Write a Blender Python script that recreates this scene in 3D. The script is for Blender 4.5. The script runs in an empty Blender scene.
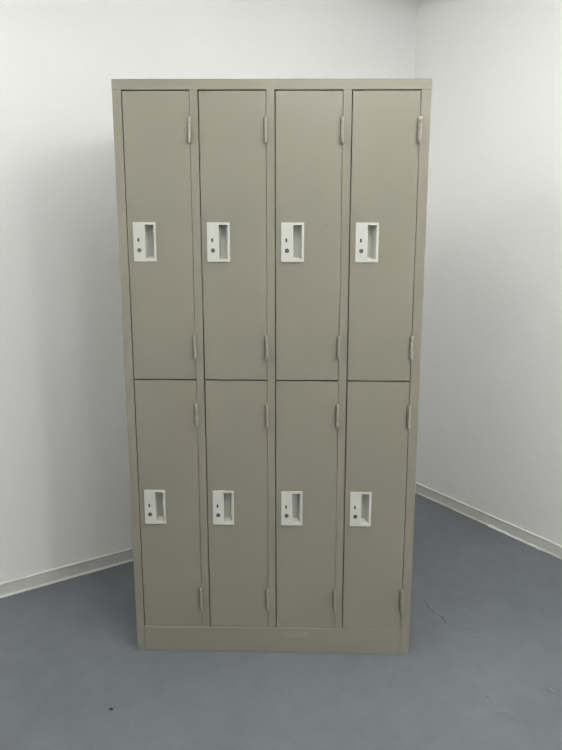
import bpy, bmesh, math, random
from mathutils import Vector, Matrix, Euler
random.seed(4)
S = bpy.context.scene
COL = S.collection

# ------------------------------------------------------------------ materials
def srgb(r, g, b):
    f = lambda c: (c/255/12.92) if c/255 <= .04045 else ((c/255+.055)/1.055)**2.4
    return (f(r), f(g), f(b), 1)

def mat(name, col, rough=.5, metal=0, spec=.5):
    m = bpy.data.materials.new(name); m.use_nodes = True
    b = m.node_tree.nodes['Principled BSDF']
    b.inputs['Base Color'].default_value = col
    b.inputs['Roughness'].default_value = rough
    b.inputs['Metallic'].default_value = metal
    b.inputs['Specular IOR Level'].default_value = spec
    return m

def noise(m, scale, detail=4, rough=.5, vec=None, stretch=None):
    nt = m.node_tree
    n = nt.nodes.new('ShaderNodeTexNoise')
    n.inputs['Scale'].default_value = scale
    n.inputs['Detail'].default_value = detail
    n.inputs['Roughness'].default_value = rough
    tc = nt.nodes.new('ShaderNodeTexCoord')
    if stretch:
        mp = nt.nodes.new('ShaderNodeMapping'); mp.inputs['Scale'].default_value = stretch
        nt.links.new(tc.outputs['Object'], mp.inputs['Vector']); nt.links.new(mp.outputs['Vector'], n.inputs['Vector'])
    else:
        nt.links.new(tc.outputs['Object'], n.inputs['Vector'])
    return n

def ramp(m, src, stops):
    r = m.node_tree.nodes.new('ShaderNodeValToRGB')
    while len(r.color_ramp.elements) < len(stops): r.color_ramp.elements.new(.5)
    for e, (p, c) in zip(r.color_ramp.elements, stops): e.position = p; e.color = c
    m.node_tree.links.new(src.outputs['Fac'], r.inputs['Fac'])
    return r

def mixc(m, a, b, fac, mode='MULTIPLY'):
    x = m.node_tree.nodes.new('ShaderNodeMix'); x.data_type = 'RGBA'; x.blend_type = mode
    x.inputs[0].default_value = fac
    for i, v in ((6, a), (7, b)):
        if hasattr(v, 'is_linked') or hasattr(v, 'links'): m.node_tree.links.new(v, x.inputs[i])
        else: x.inputs[i].default_value = v
    return x.outputs[2]

def bump(m, src, strength, dist):
    nt = m.node_tree
    b = nt.nodes.new('ShaderNodeBump'); b.inputs['Strength'].default_value = strength; b.inputs['Distance'].default_value = dist
    nt.links.new(src, b.inputs['Height'])
    nt.links.new(b.outputs['Normal'], nt.nodes['Principled BSDF'].inputs['Normal'])

def setcol(m, out): m.node_tree.links.new(out, m.node_tree.nodes['Principled BSDF'].inputs['Base Color'])

G = lambda v: (v, v, v, 1)
LOCKER = (.238, .223, .177, 1)
paint = mat('locker_enamel', LOCKER, .30, 0, .62)
n1 = noise(paint, 3.2, 5, .6); r1 = ramp(paint, n1, [(.3, (.93, .955, .955, 1)), (.7, (1.05, 1.03, 1.02, 1))])
setcol(paint, mixc(paint, LOCKER, r1.outputs['Color'], 1))
n2 = noise(paint, 900, 2); bump(paint, n2.outputs['Fac'], .12, .0004)

plate_m = mat('lock_plate_plastic', (.56, .56, .51, 1), .40)
chrome = mat('chrome', (.55, .55, .54, 1), .25, 1)
dark = mat('dark_slot', (.012, .011, .01, 1), .6)
hinge_m = mat('hinge_enamel', (.285, .27, .218, 1), .36)
inside = mat('galvanised_inside', (.16, .155, .13, 1), .6)
barrel_shade_m = mat('hinge_barrel_shade', (.085, .08, .065, 1), .6)  # dark tone standing in for shade beside the hinge barrels
residue = mat('sticker_residue', (.272, .253, .208, 1), .4)

wall_m = mat('wallpaper', (.86, .86, .845, 1), .75, 0, .25)
w1 = noise(wall_m, 1.6, 4); wr = ramp(wall_m, w1, [(.3, (.965, .97, .965, 1)), (.7, (1.0, 1.0, 1.0, 1))])
setcol(wall_m, mixc(wall_m, (.86, .86, .845, 1), wr.outputs['Color'], 1))
w2 = noise(wall_m, 95, 5, .65, stretch=(1, 1, 2.1)); bump(wall_m, w2.outputs['Fac'], .7, .0038)
ceil_m = mat('ceiling_board', (.85, .85, .84, 1), .9)
base_m = mat('baseboard_vinyl', (.64, .635, .60, 1), .38)
b1 = noise(base_m, 9, 6, .7); br = ramp(base_m, b1, [(.32, (.8, .79, .76, 1)), (.5, (1, 1, 1, 1))])
setcol(base_m, mixc(base_m, (.66, .655, .62, 1), br.outputs['Color'], .6))
torn_m = mat('torn_vinyl_edge', (.8, .8, .77, 1), .6)

floor_m = mat('floor_vinyl', (.130, .143, .154, 1), .48)
f1 = noise(floor_m, 2.1, 8, .62); fr1 = ramp(floor_m, f1, [(.25, (.80, .815, .82, 1)), (.5, (1, 1, 1, 1)), (.75, (1.13, 1.12, 1.1, 1))])
f2 = noise(floor_m, 14, 8, .7); fr2 = ramp(floor_m, f2, [(.3, (.9, .9, .9, 1)), (.7, (1.08, 1.08, 1.08, 1))])
c = mixc(floor_m, (.130, .143, .154, 1), fr1.outputs['Color'], 1)
c = mixc(floor_m, c, fr2.outputs['Color'], 1)
f3 = noise(floor_m, 260, 3, .7); fr3 = ramp(floor_m, f3, [(.3, (.80, .80, .80, 1)), (.7, (1.16, 1.16, 1.16, 1))])
c = mixc(floor_m, c, fr3.outputs['Color'], 1)
# thinly scattered scuffs
f4 = noise(floor_m, 5.5, 3, .5, stretch=(1, 2.3, 1)); fr4 = ramp(floor_m, f4, [(.66, G(1)), (.74, (.86, .86, .87, 1))])
c = mixc(floor_m, c, fr4.outputs['Color'], 1)
setcol(floor_m, c)
bump(floor_m, f2.outputs['Fac'], .12, .002)
crack_m = mat('floor_crack', (.045, .05, .055, 1), .8)
scuff_m = mat('pale_scuff', (.24, .26, .27, 1), .6)

housing_m = mat('lamp_housing', (.8, .8, .8, 1), .4)
def emit(name, col, s):
    m = bpy.data.materials.new(name); m.use_nodes = True
    nt = m.node_tree; nt.nodes.clear()
    e = nt.nodes.new('ShaderNodeEmission'); e.inputs[0].default_value = col; e.inputs[1].default_value = s
    o = nt.nodes.new('ShaderNodeOutputMaterial'); nt.links.new(e.outputs[0], o.inputs[0]); return m

# ------------------------------------------------------------------ helpers
def obj(name, bm, m, parent=None, smooth=False, loc=None):
    me = bpy.data.meshes.new(name)
    bmesh.ops.recalc_face_normals(bm, faces=bm.faces)
    bm.to_mesh(me); bm.free()
    for k in (m if isinstance(m, (list, tuple)) else [m]): me.materials.append(k)
    if smooth:
        for p in me.polygons: p.use_smooth = True
    o = bpy.data.objects.new(name, me); COL.objects.link(o)
    if parent: o.parent = parent
    if loc: o.location = loc
    return o

def box(bm, x0, x1, y0, y1, z0, z1, bev=0, mi=0):
    r = bmesh.ops.create_cube(bm, size=1)
    vs = r['verts']
    bmesh.ops.scale(bm, vec=(x1-x0, y1-y0, z1-z0), verts=vs)
    bmesh.ops.translate(bm, vec=((x0+x1)/2, (y0+y1)/2, (z0+z1)/2), verts=vs)
    fs = set(f for v in vs for f in v.link_faces)
    for f in fs: f.material_index = mi
    if bev:
        es = list(set(e for v in vs for e in v.link_edges))
        rb = bmesh.ops.bevel(bm, geom=es, offset=bev, segments=2, affect='EDGES', profile=.6)
    return bm

def cyl(bm, c, r, h, axis='Z', seg=20, r2=None, mi=0, bev=0):
    q = bmesh.ops.create_cone(bm, cap_ends=True, segments=seg, radius1=r, radius2=r if r2 is None else r2, depth=h)
    vs = q['verts']
    if axis == 'Y': bmesh.ops.rotate(bm, verts=vs, matrix=Matrix.Rotation(math.pi/2, 3, 'X'))
    bmesh.ops.translate(bm, vec=c, verts=vs)
    for f in set(f for v in vs for f in v.link_faces): f.material_index = mi
    if bev:
        es = [e for e in set(e for v in vs for e in v.link_edges) if e.is_manifold and len(e.link_faces) == 2 and e.calc_face_angle(0) > 1]
        bmesh.ops.bevel(bm, geom=es, offset=bev, segments=2, affect='EDGES')
    return bm

def struct(o): o['kind'] = 'structure'; return o
def tag(o, label, cat, group=None):
    o['label'] = label; o['category'] = cat
    if group: o['group'] = group
    return o

# ------------------------------------------------------------------ the room: a corner turned about 36 degrees to the locker
CX, CY, A = 0.62527, 1.47745, 0.61229
T = .008
dl = Vector((-math.cos(A), -math.sin(A), 0))
dr = Vector((math.sin(A), -math.cos(A), 0))
C0 = Vector((CX, CY, 0))                      # floor corner of the baseboards
W0 = C0 - (dl + dr)*T                         # corner of the wall faces
LL, LR, HH = 5.2, 7.0, 2.5
def P(a, b, z=0): return W0 + dl*a + dr*b + Vector((0, 0, z))

def slab(name, pts, n, th, m):
    bm = bmesh.new()
    lo = [bm.verts.new(p) for p in pts]; hi = [bm.verts.new(Vector(p)+n*th) for p in pts]
    bm.faces.new(lo); bm.faces.new(hi[::-1])
    for i in range(len(pts)):
        j = (i+1) % len(pts); bm.faces.new((lo[i], lo[j], hi[j], hi[i]))
    return struct(obj(name, bm, m))

Z = Vector((0, 0, 1))
E_ = .1
slab('wall_left', [P(-E_, 0), P(LL+E_, 0), P(LL+E_, 0, HH), P(-E_, 0, HH)], -dr, E_, wall_m)
slab('wall_back', [P(0, LR), P(LL, LR), P(LL, LR, HH), P(0, LR, HH)], dr, E_, wall_m)
slab('wall_far', [P(LL, 0), P(LL, LR), P(LL, LR, HH), P(LL, 0, HH)], dl, E_, wall_m)
# the right wall: two widths of wallpaper meeting at a faint lapped seam
SEAM = .478
bm = bmesh.new()
prof = [(0, 0), (SEAM, 0), (SEAM+.0012, .0010), (LR, .0010)]
lo = [bm.verts.new(P(h, b)) for b, h in prof]; hi = [bm.verts.new(P(h, b, HH)) for b, h in prof]
lob = [bm.verts.new(P(-E_, b)) for b in (0, LR)]; hib = [bm.verts.new(P(-E_, b, HH)) for b in (0, LR)]
for i in range(3): bm.faces.new((lo[i], lo[i+1], hi[i+1], hi[i]))
bm.faces.new((lob[0], lob[1], hib[1], hib[0]))
bm.faces.new((lo[0], hi[0], hib[0], lob[0])); bm.faces.new((lo[-1], hi[-1], hib[1], lob[1]))
bm.faces.new(lo + lob[::-1]); bm.faces.new(hi + hib[::-1])
struct(obj('wall_right', bm, wall_m))
slab('ceiling', [P(-E_, -E_, HH), P(LL+E_, -E_, HH), P(LL+E_, LR+E_, HH), P(-E_, LR+E_, HH)], Z, E_, ceil_m)

# the floor, with its hairline cracks and pale scuffs let into the surface
bm = bmesh.new()
pts = [P(-E_, -E_), P(LL+E_, -E_), P(LL+E_, LR+E_), P(-E_, LR+E_)]
lo = [bm.verts.new(p - Z*.1) for p in pts]; hi = [bm.verts.new(p) for p in pts]
bm.faces.new(hi); bm.faces.new(lo[::-1])
for i in range(4): bm.faces.new((lo[i], lo[(i+1) % 4], hi[(i+1) % 4], hi[i]))
def ribbon(path, w, mi):
    L, R = [], []
    for i, (x, y) in enumerate(path):
        a = Vector(path[max(i-1, 0)]); b = Vector(path[min(i+1, len(path)-1)])
        t = (b-a).normalized(); nn = Vector((-t.y, t.x))
        ww = w*(.15 if i in (0, len(path)-1) else random.uniform(.6, 1.2))
        L.append(bm.verts.new((x+nn.x*ww, y+nn.y*ww, .0003))); R.append(bm.verts.new((x-nn.x*ww, y-nn.y*ww, .0003)))
    for i in range(len(path)-1):
        f = bm.faces.new((L[i], L[i+1], R[i+1], R[i])); f.material_index = mi
def jit(path, n=5, j=.0035):
    out = []
    for (a, b) in zip(path[:-1], path[1:]):
        for k in range(n):
            t = k/n; out.append((a[0]+(b[0]-a[0])*t+random.uniform(-j, j), a[1]+(b[1]-a[1])*t+random.uniform(-j, j)))
    return out + [path[-1]]
ribbon(jit([(0.5609, 0.3324), (0.5636, 0.2833), (0.5785, 0.2503)]), .0014, 1)
ribbon(jit([(0.5835, 0.2362), (0.6045, 0.2127), (0.6154, 0.1752)]), .0019, 1)
ribbon(jit([(0.6154, 0.1752), (0.6253, 0.1593)], 3), .0008, 1)
ribbon(jit([(0.6757, 0.1519), (0.6937, 0.1332), (0.7157, 0.1192)]), .0009, 1)
def blot(cx, cy, rx, ry, rot, mi, n=14):
    vs = []
    for k in range(n):
        t = 2*math.pi*k/n; s = random.uniform(.7, 1.15)
        x, y = rx*s*math.cos(t), ry*s*math.sin(t)
        vs.append(bm.verts.new((cx+x*math.cos(rot)-y*math.sin(rot), cy+x*math.sin(rot)+y*math.cos(rot), .0003)))
    f = bm.faces.new(vs); f.material_index = mi
blot(0.6551, -0.202, .0045, .0022, .1, 1)
blot(0.6754, -0.2212, .0028, .0022, 0, 2)
blot(-0.7833, -0.0184, .003, .0018, .4, 1)
blot(0.846, 0.0728, .003, .002, .4, 1)
struct(obj('floor', bm, [floor_m, crack_m, scuff_m]))

# baseboards: a low vinyl strip with a rounded top lip and a small toe
def baseboard(name, u, n, length, damage=False, flip=False):
    bm = bmesh.new()
    k = .6 if damage else 1
    prof = [(0, .0572), (.004, .0568), (.0082, .0552), (T+.0012, .0532), (T+.0006, .0512), (T-.0016, .0500), (T-.0020, .047), (T-.0020, .0085), (T-.001, .0062), (T+.0022*k, .0034), (T+.0026*k, .0018), (T+.0026*k, 0.0)]
    ts = [0]; k = 0
    N = 140
    ring = []
    for i in range(N+1):
        s = T + (length-T)*(i/N)**1.6
        row = []
        for (d, z) in prof:
            dd, zz = d, z
            if damage:
                if z < .006:
                    dd += .0009*math.sin(s*31)+.0007*math.sin(s*77+1)
            else:
                dd += .0005*math.sin(s*9)*(z > .04)
            row.append(bm.verts.new(W0 + u*s + n*dd + Z*zz))
        row.append(bm.verts.new(W0 + u*s))
        ring.append(row)
    for a, b in zip(ring[:-1], ring[1:]):
        for j in range(len(a)-1): bm.faces.new((a[j], b[j], b[j+1], a[j+1]))
    bm.faces.new(ring[0]); bm.faces.new(ring[-1][::-1])
    return struct(obj(name, bm, base_m, smooth=False))
baseboard('baseboard_left', dl, dr, LL-.01)
brd = baseboard('baseboard_right', dr, dl, LR-.01, damage=True)
# torn strip of vinyl along the foot of the right baseboard
bm = bmesh.new()
s0 = (Vector((0.973, 0.9796, 0))-W0).dot(dr); s1 = (Vector((1.1474, 0.7396, 0))-W0).dot(dr)
N = 40; rows = []
for i in range(N+1):
    s = s0 + (s1-s0)*i/N
    e = (.0022 if i < 12 else .001)+.0012*math.sin(i*.9)*(i % 5 < 3) + .0006*random.random()
    h = .0042 + .0022*math.sin(i*.6) + random.uniform(-.0008, .0008) + (.002 if i < 12 else 0)
    e = max(e, .0004); h = max(h, .0015)
    if i in (0, N): e, h = .0002, .001
    rows.append([bm.verts.new(W0+dr*s+dl*(T-.0016)+Z*.0003), bm.verts.new(W0+dr*s+dl*(T+e+.0028)+Z*.0003),
                 bm.verts.new(W0+dr*s+dl*(T+e+.0020)+Z*(h*.9)), bm.verts.new(W0+dr*s+dl*(T-.0016)+Z*(h+.002))])
for a, b in zip(rows[:-1], rows[1:]):
    for j in range(4): bm.faces.new((a[j], b[j], b[(j+1) % 4], a[(j+1) % 4]))
bm.faces.new(rows[0]); bm.faces.new(rows[-1][::-1])
o = obj('torn_edge', bm, torn_m, brd); o['label'] = 'whiter torn strip along the foot of the baseboard'

# ------------------------------------------------------------------ the locker
H, HW, D = 1.79, .45, .515
ST, STR, TOP, PL = .0255, .0280, .0285, .0890
root = bpy.data.objects.new('locker', None); COL.objects.link(root)
tag(root, 'tall beige-grey steel locker with eight narrow doors, standing in front of the white room corner', 'locker')
sh = .0012
def part(name, fn, m=paint):
    bm = bmesh.new(); fn(bm); return obj(name, bm, m, root)
for s in (-1, 1):
    def f(bm):
        xo, xi = s*HW, s*(HW-(ST if s < 0 else STR))
        a, b = sorted((xo, s*(HW-sh)))
        box(bm, a, b, .0005, D, 0, H-TOP, .0004)
        a, b = sorted((xo, xi))
        box(bm, a, b, 0, .0018, 0, H-TOP-.0003, .0007)            # front flange
        a, b = sorted((xi, xi+s*sh))
        box(bm, a, b, .0008, .030, PL, H-TOP, 0)                  # return behind the flange
    part('side_panel', f)
def f(bm):
    box(bm, -HW, HW, 0, D, H-.002, H, .0008)
    box(bm, -HW, HW, 0, .0018, H-TOP, H, .0007)
    box(bm, -HW, -HW+sh, .001, D, H-TOP, H-.001); box(bm, HW-sh, HW, .001, D, H-TOP, H-.001)
    box(bm, -HW+ST, HW-STR, .001, .030, H-TOP, H-TOP+sh)
part('top_panel', f)
part('back_panel', lambda bm: box(bm, -HW+sh, HW-sh, D-sh, D, .001, H-.003))
def f(bm):
    box(bm, -HW+ST+.0004, HW-STR-.0004, -.0026, .012, 0, PL, .0022)
    box(bm, -HW+ST, HW-STR, .001, D-.01, PL-.003, PL-.0015)
part('plinth', f)
bm = bmesh.new(); box(bm, .0408, .1166, -.0029, -.0024, .055, .078)
r_ = obj('sticker_residue', bm, residue, root); r_['label'] = 'faint ghost of a removed sticker on the plinth'
DW, PW = .1940, .0235
xs = [-.4250 + i*(DW+PW) for i in range(4)]
SPL = .9245
for i in range(3):
    x0 = xs[i]+DW
    def f(bm):
        box(bm, x0, x0+PW, 0, .0018, PL, H-TOP, .0007)
        box(bm, x0, x0+sh, .0008, .03, PL, H-TOP); box(bm, x0+PW-sh, x0+PW, .0008, .03, PL, H-TOP)
        box(bm, x0+PW/2-.0006, x0+PW/2+.0006, .030, D-.004, PL, H-.004)
    part('divider', f)
for i in range(4):
    part('shelf', lambda bm: box(bm, xs[i]+.0016, xs[i]+DW-.0016, .022, D-.006, SPL-.0115, SPL-.010), inside)

# lock plate geometry, origin at its top-left corner, face towards -y
PLW, PLH, PT = .0668, .1143, .0032
rx0, rx1, rz0, rz1 = .0350, .0608, -.0072, -.1065      # mouth of the finger pull
def plate_mesh():
    bm = bmesh.new()
    X = [0, rx0, rx1, PLW]; Zs = [0, rz0, rz1, -PLH]
    y = -PT
    g = [[bm.verts.new((x, y, z)) for x in X] for z in Zs]
    for a in range(3):
        for b in range(3):
            if (a, b) != (1, 1): bm.faces.new((g[a][b], g[a][b+1], g[a+1][b+1], g[a+1][b]))
    # rim to the door
    ring = [g[0][0], g[0][1], g[0][2], g[0][3], g[1][3], g[2][3], g[3][3], g[3][2], g[3][1], g[3][0], g[2][0], g[1][0]]
    low = [bm.verts.new((v.co.x, -.0001, v.co.z)) for v in ring]
    for i in range(12):
        j = (i+1) % 12; bm.faces.new((ring[i], ring[j], low[j], low[i]))
    outer_e = [e for e in bm.edges if e.verts[0] in ring and e.verts[1] in ring and len(e.link_faces) == 2 and any(v in low for f in e.link_faces for v in f.verts)]
    # the cup: steep at the left and top, sweeping out to the right and at the foot
    def lerp(a, b, t): return a+(b-a)*t
    prof = [(0, 0), (.10, .35), (.35, .72), (.65, .93), (1, 1)]     # (sideways, depth)
    dep = .0300
    prev = [g[1][1], g[1][2], g[2][2], g[2][1]]
    inset = dict(l=.0010, r=.0095, t=.0004, b=.0060)
    NR = 5
    for k in range(1, NR+1):
        t = k/NR
        q = math.sin(t*math.pi/2)                                   # depth grows fast first
        ins = 1-math.cos(t*math.pi/2)
        xa, xb = rx0+inset['l']*ins, rx1-inset['r']*t
        za, zb = rz0-inset['t']*ins, rz1+inset['b']*t
        cur = [bm.verts.new(p) for p in ((xa, y+dep*t, za), (xb, y+dep*t, za), (xb, y+dep*t, zb), (xa, y+dep*t, zb))]
        for i in range(4):
            j = (i+1) % 4; bm.faces.new((prev[i], prev[j], cur[j], cur[i]))
        prev = cur
    bm.faces.new(prev)
    bmesh.ops.bevel(bm, geom=outer_e, offset=.0010, segments=2, affect='EDGES')
    return bm

def door_mesh(w, h, px, pz):
    """pressed steel door, origin lower-left front corner; px,pz: top-left of lock plate"""
    bm = bmesh.new()
    y1 = .018
    X = [0, px+rx0-.001, px+rx1+.001, w]; Zs = [0, pz+rz1-.001, pz+rz0+.001, h]
    F = [[bm.verts.new((x, 0, z)) for x in X] for z in Zs]
    B = [[bm.verts.new((x, y1, z)) for x in X] for z in Zs]
    for a in range(3):
        for b in range(3):
            if (a, b) == (1, 1): continue
            bm.faces.new((F[a][b], F[a][b+1], F[a+1][b+1], F[a+1][b]))
            bm.faces.new((B[a][b], B[a+1][b], B[a+1][b+1], B[a][b+1]))
    def wallq(p, q): bm.faces.new((F[p[0]][p[1]], F[q[0]][q[1]], B[q[0]][q[1]], B[p[0]][p[1]]))
    for i in range(3):
        wallq((0, i), (0, i+1)); wallq((3, i), (3, i+1)); wallq((i, 0), (i+1, 0)); wallq((i, 3), (i+1, 3))
    wallq((1, 1), (1, 2)); wallq((2, 1), (2, 2)); wallq((1, 1), (2, 1)); wallq((1, 2), (2, 2))
    out = []
    for e in bm.edges:
        a, b = e.verts
        if abs(a.co.y) < 1e-6 and abs(b.co.y) < 1e-6:
            if (abs(a.co.x-b.co.x) < 1e-6 and (abs(a.co.x) < 1e-6 or abs(a.co.x-w) < 1e-6)) or (abs(a.co.z-b.co.z) < 1e-6 and (abs(a.co.z) < 1e-6 or abs(a.co.z-h) < 1e-6)):
                out.append(e)
    bmesh.ops.bevel(bm, geom=out, offset=.0012, segments=2, affect='EDGES')
    return bm

def hinge_mesh(h=.071):
    bm = bmesh.new()                                   # origin: middle of the knuckle on the seam
    r = .0046; yc = -.0085; seg = 24
    pr = [(.0030, h/2+.0012), (.0038, h/2+.0004), (r-.0006, h/2)]
    for k in range(1, 4):
        z = h/2-h*k/4
        pr += [(r, z+h/4-.0006), (r, z+.0004), (r-.0003, z)]
    pr += [(r, -h/2+h/4-.0006), (r, -h/2+.0009), (r-.0006, -h/2), (.0038, -h/2-.0004), (.0030, -h/2-.0012)]
    rings = [[bm.verts.new((q*math.cos(2*math.pi*i/seg), yc+q*math.sin(2*math.pi*i/seg), z)) for i in range(seg)] for q, z in pr]
    for a, b in zip(rings[:-1], rings[1:]):
        for i in range(seg): bm.faces.new((a[i], a[(i+1) % seg], b[(i+1) % seg], b[i]))
    bm.faces.new(rings[0]); bm.faces.new(rings[-1][::-1])
    box(bm, -.0014, .0014, yc, .0004, -h/2+.0005, h/2-.0005, .0003)        # neck
    box(bm, -.0080, -.001, -.0007, .0004, -h/2, h/2, .0002)
    box(bm, .001, .0060, -.0006, .0004, -h/2, h/2, .0002)
    box(bm, -.0076, -.0056, -.0009, .0004, -h/2+.001, h/2-.001, 0, mi=1)      # thin dark strips: the barrel's shade painted on either side
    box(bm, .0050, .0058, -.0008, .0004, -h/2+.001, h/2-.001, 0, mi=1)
    return bm

def place(name, me, m, parent, loc):
    o = bpy.data.objects.new(name, me); COL.objects.link(o); o.parent = parent; o.location = loc; return o

def mesh_of(bm, name, mats):
    me = bpy.data.meshes.new(name); bmesh.ops.recalc_face_normals(bm, faces=bm.faces); bm.to_mesh(me); bm.free()
    for k in mats: me.materials.append(k)
    return me
hm = mesh_of(hinge_mesh(), 'hinge', [hinge_m, barrel_shade_m])
for p in hm.polygons: p.use_smooth = abs(p.normal.z) < .3 and abs(abs(p.normal.x)-1) > .001 and abs(abs(p.normal.y)-1) > .001
pm = mesh_of(plate_mesh(), 'lock_plate', [plate_m])
# keyed cam lock: chrome ring, dark recess, small plug with key slot
bm = bmesh.new()
cyl(bm, (0, -.0006, 0), .0066, .0016, 'Y', 28, mi=0, bev=.0004)
cyl(bm, (0, -.0012, 0), .0050, .0008, 'Y', 24, mi=1)
cyl(bm, (0, -.0016, 0), .0027, .0008, 'Y', 24, mi=0)
box(bm, -.0005, .0005, -.0024, -.0018, -.0018, .0018, mi=1)
lm = mesh_of(bm, 'lock_cylinder', [chrome, dark])
bm = bmesh.new()                                       # indicator slot: raised rim round a dark window
box(bm, -.0027, .0027, -.0004, .0002, -.0055, .0055, .0002, mi=1)
for (a, b, c_, d_) in ((-.0036, -.0027, -.0064, .0064), (.0027, .0036, -.0064, .0064), (-.0036, .0036, .0055, .0064), (-.0036, .0036, -.0064, -.0055)):
    box(bm, a, b, -.0007, .0002, c_, d_, mi=0)
sm = mesh_of(bm, 'indicator_slot', [plate_m, dark])

GAPL, GAPR = .0030, .0011
rowdefs = [(SPL+.0006, H-TOP-.0034, 1.3957), (PL+.0014, SPL-.0034, .5653)]    # bottom, top, top of plate
swing = {}
for r, (zb, zt, zp) in enumerate(rowdefs):
    for i in range(4):
        x0 = xs[i]+GAPL
        w = DW-GAPL-GAPR; h = zt-zb
        px, pz = xs[i]+.0190-x0, zp-zb
        d = obj('door', door_mesh(w, h, px, pz), paint, root)
        d.location = (x0, .0002, zb)
        place('lock_plate', pm, None, d, (px, 0, pz))
        place('indicator_slot', sm, None, d, (px+.0150, -PT, pz-.0515))
        lc = place('lock_cylinder', lm, None, d, (px+.0168, -PT, pz-.0815))
        lc.rotation_euler = (0, random.choice((0, .5, -.4, 1.2)), 0)
        hz = (1.6517, 1.0262) if r == 0 else (.8133, .1945)
        for z in hz: place('hinge', hm, None, d, (w+GAPR*.3, 0, z-zb))
        if r == 0 and i == 2:
            bm = bmesh.new(); box(bm, -.0016, .0016, -.0003, .0001, -.0011, .0011, .0003)
            k = obj('paint_chip_mark', bm, dark, d); k.location = (.1600-x0, 0, 1.3862-zb); k['label'] = 'tiny dark chip in the enamel right of the lock plate'

# ------------------------------------------------------------------ bits on the floor
def crumb(name, loc, r, m, sc, label, cat):
    bm = bmesh.new(); bmesh.ops.create_icosphere(bm, subdivisions=2, radius=r)
    for v in bm.verts:
        v.co *= random.uniform(.78, 1.15); v.co = Vector((v.co.x*sc[0], v.co.y*sc[1], v.co.z*sc[2]))
    zmin = min(v.co.z for v in bm.verts)
    for v in bm.verts: v.co.z -= zmin-.0002
    return tag(obj(name, bm, m, loc=loc), label, cat)
crumb('grit', (-0.4567, -0.282, 0), .0042, mat('black_grit', (.006, .006, .006, 1), .7), (1.5, 1, .6),
      'tiny black speck of grit on the grey floor left in front of the locker', 'debris')
flake = mat('curled_flake', (.22, .23, .24, 1), .35)
bm = bmesh.new(); rows = []
for i in range(9):
    t = i/8; x = -.012+.024*t; w = .0022*math.sin(math.pi*min(max(t, .08), .95))+.001
    z = .0010+.0042*(math.sin(t*math.pi*1.0)**2)
    rows.append([bm.verts.new((x, -w+.003*t, z)), bm.verts.new((x, w+.003*t, z+.002)), bm.verts.new((x, w+.003*t, z+.0014)), bm.verts.new((x, -w+.003*t, z-.0007))])
for a, b in zip(rows[:-1], rows[1:]):
    for j in range(4): bm.faces.new((a[j], b[j], b[(j+1) % 4], a[(j+1) % 4]))
bm.faces.new(rows[0]); bm.faces.new(rows[-1][::-1])
o = tag(obj('paint_flake', bm, flake, loc=(0.8522, -0.1723, -0.0002)), 'small pale curled flake lying on the grey floor near the right edge', 'debris')
o.rotation_euler = (0, 0, -.55)

# ------------------------------------------------------------------ ceiling lamps (above the picture): rows of fluorescent battens
WARM = (1.0, .998, .98, 1)
def lamp(a, b, s, label, length=1.2):
    root = bpy.data.objects.new('ceiling_light', None); COL.objects.link(root)
    root.location = P(a, b, HH); root.rotation_euler = (0, 0, math.atan2(dr.y, dr.x))
    tag(root, label, 'ceiling light', 'ceiling battens')
    bm = bmesh.new()
    box(bm, -length/2-.02, length/2+.02, -.06, .06, -.045, 0, .004)
    obj('housing', bm, housing_m, root)
    em = emit('tube_glow', WARM, s)
    for k in (-.03, .03):
        bm = bmesh.new(); cyl(bm, (0, 0, 0), .014, length, seg=12)
        bmesh.ops.rotate(bm, verts=bm.verts, matrix=Matrix.Rotation(math.pi/2, 3, 'Y'))
        bmesh.ops.translate(bm, verts=bm.verts, vec=(0, k, -.062)); obj('tube', bm, em, root)
LAMPS = [(1.0, .95, 11), (1.0, 2.25, 58), (1.0, 4.4, 142), (1.35, 2.8, 42), (1.8, 1.75, 38), (2.8, .72, 48), (2.8, 3.3, 30)]
for a, b, s in LAMPS:
    lamp(a, b, s, 'white fluorescent batten on the ceiling')

wd = bpy.data.worlds.new('world'); wd.use_nodes = True; S.world = wd
wd.node_tree.nodes['Background'].inputs[0].default_value = (.8, .85, .9, 1)
wd.node_tree.nodes['Background'].inputs[1].default_value = .05

# ------------------------------------------------------------------ camera
cam = bpy.data.cameras.new('camera'); co = bpy.data.objects.new('camera', cam); COL.objects.link(co)
co.location = (0.10091, -1.97233, 1.37325)
co.rotation_euler = Euler((1.37806, -0.00282, 0.02042), 'XYZ')
cam.sensor_fit = 'VERTICAL'; cam.sensor_height = 36; cam.sensor_width = 36
cam.lens = 662.915/750*36
cam.shift_x = -11.1/750; cam.shift_y = -15.35/750
cam.clip_start = .02
S.camera = co
S.view_settings.view_transform = 'Standard'; S.view_settings.look = 'None'
S.view_settings.exposure = .06; S.view_settings.gamma = 1; S.view_settings.use_curve_mapping = False
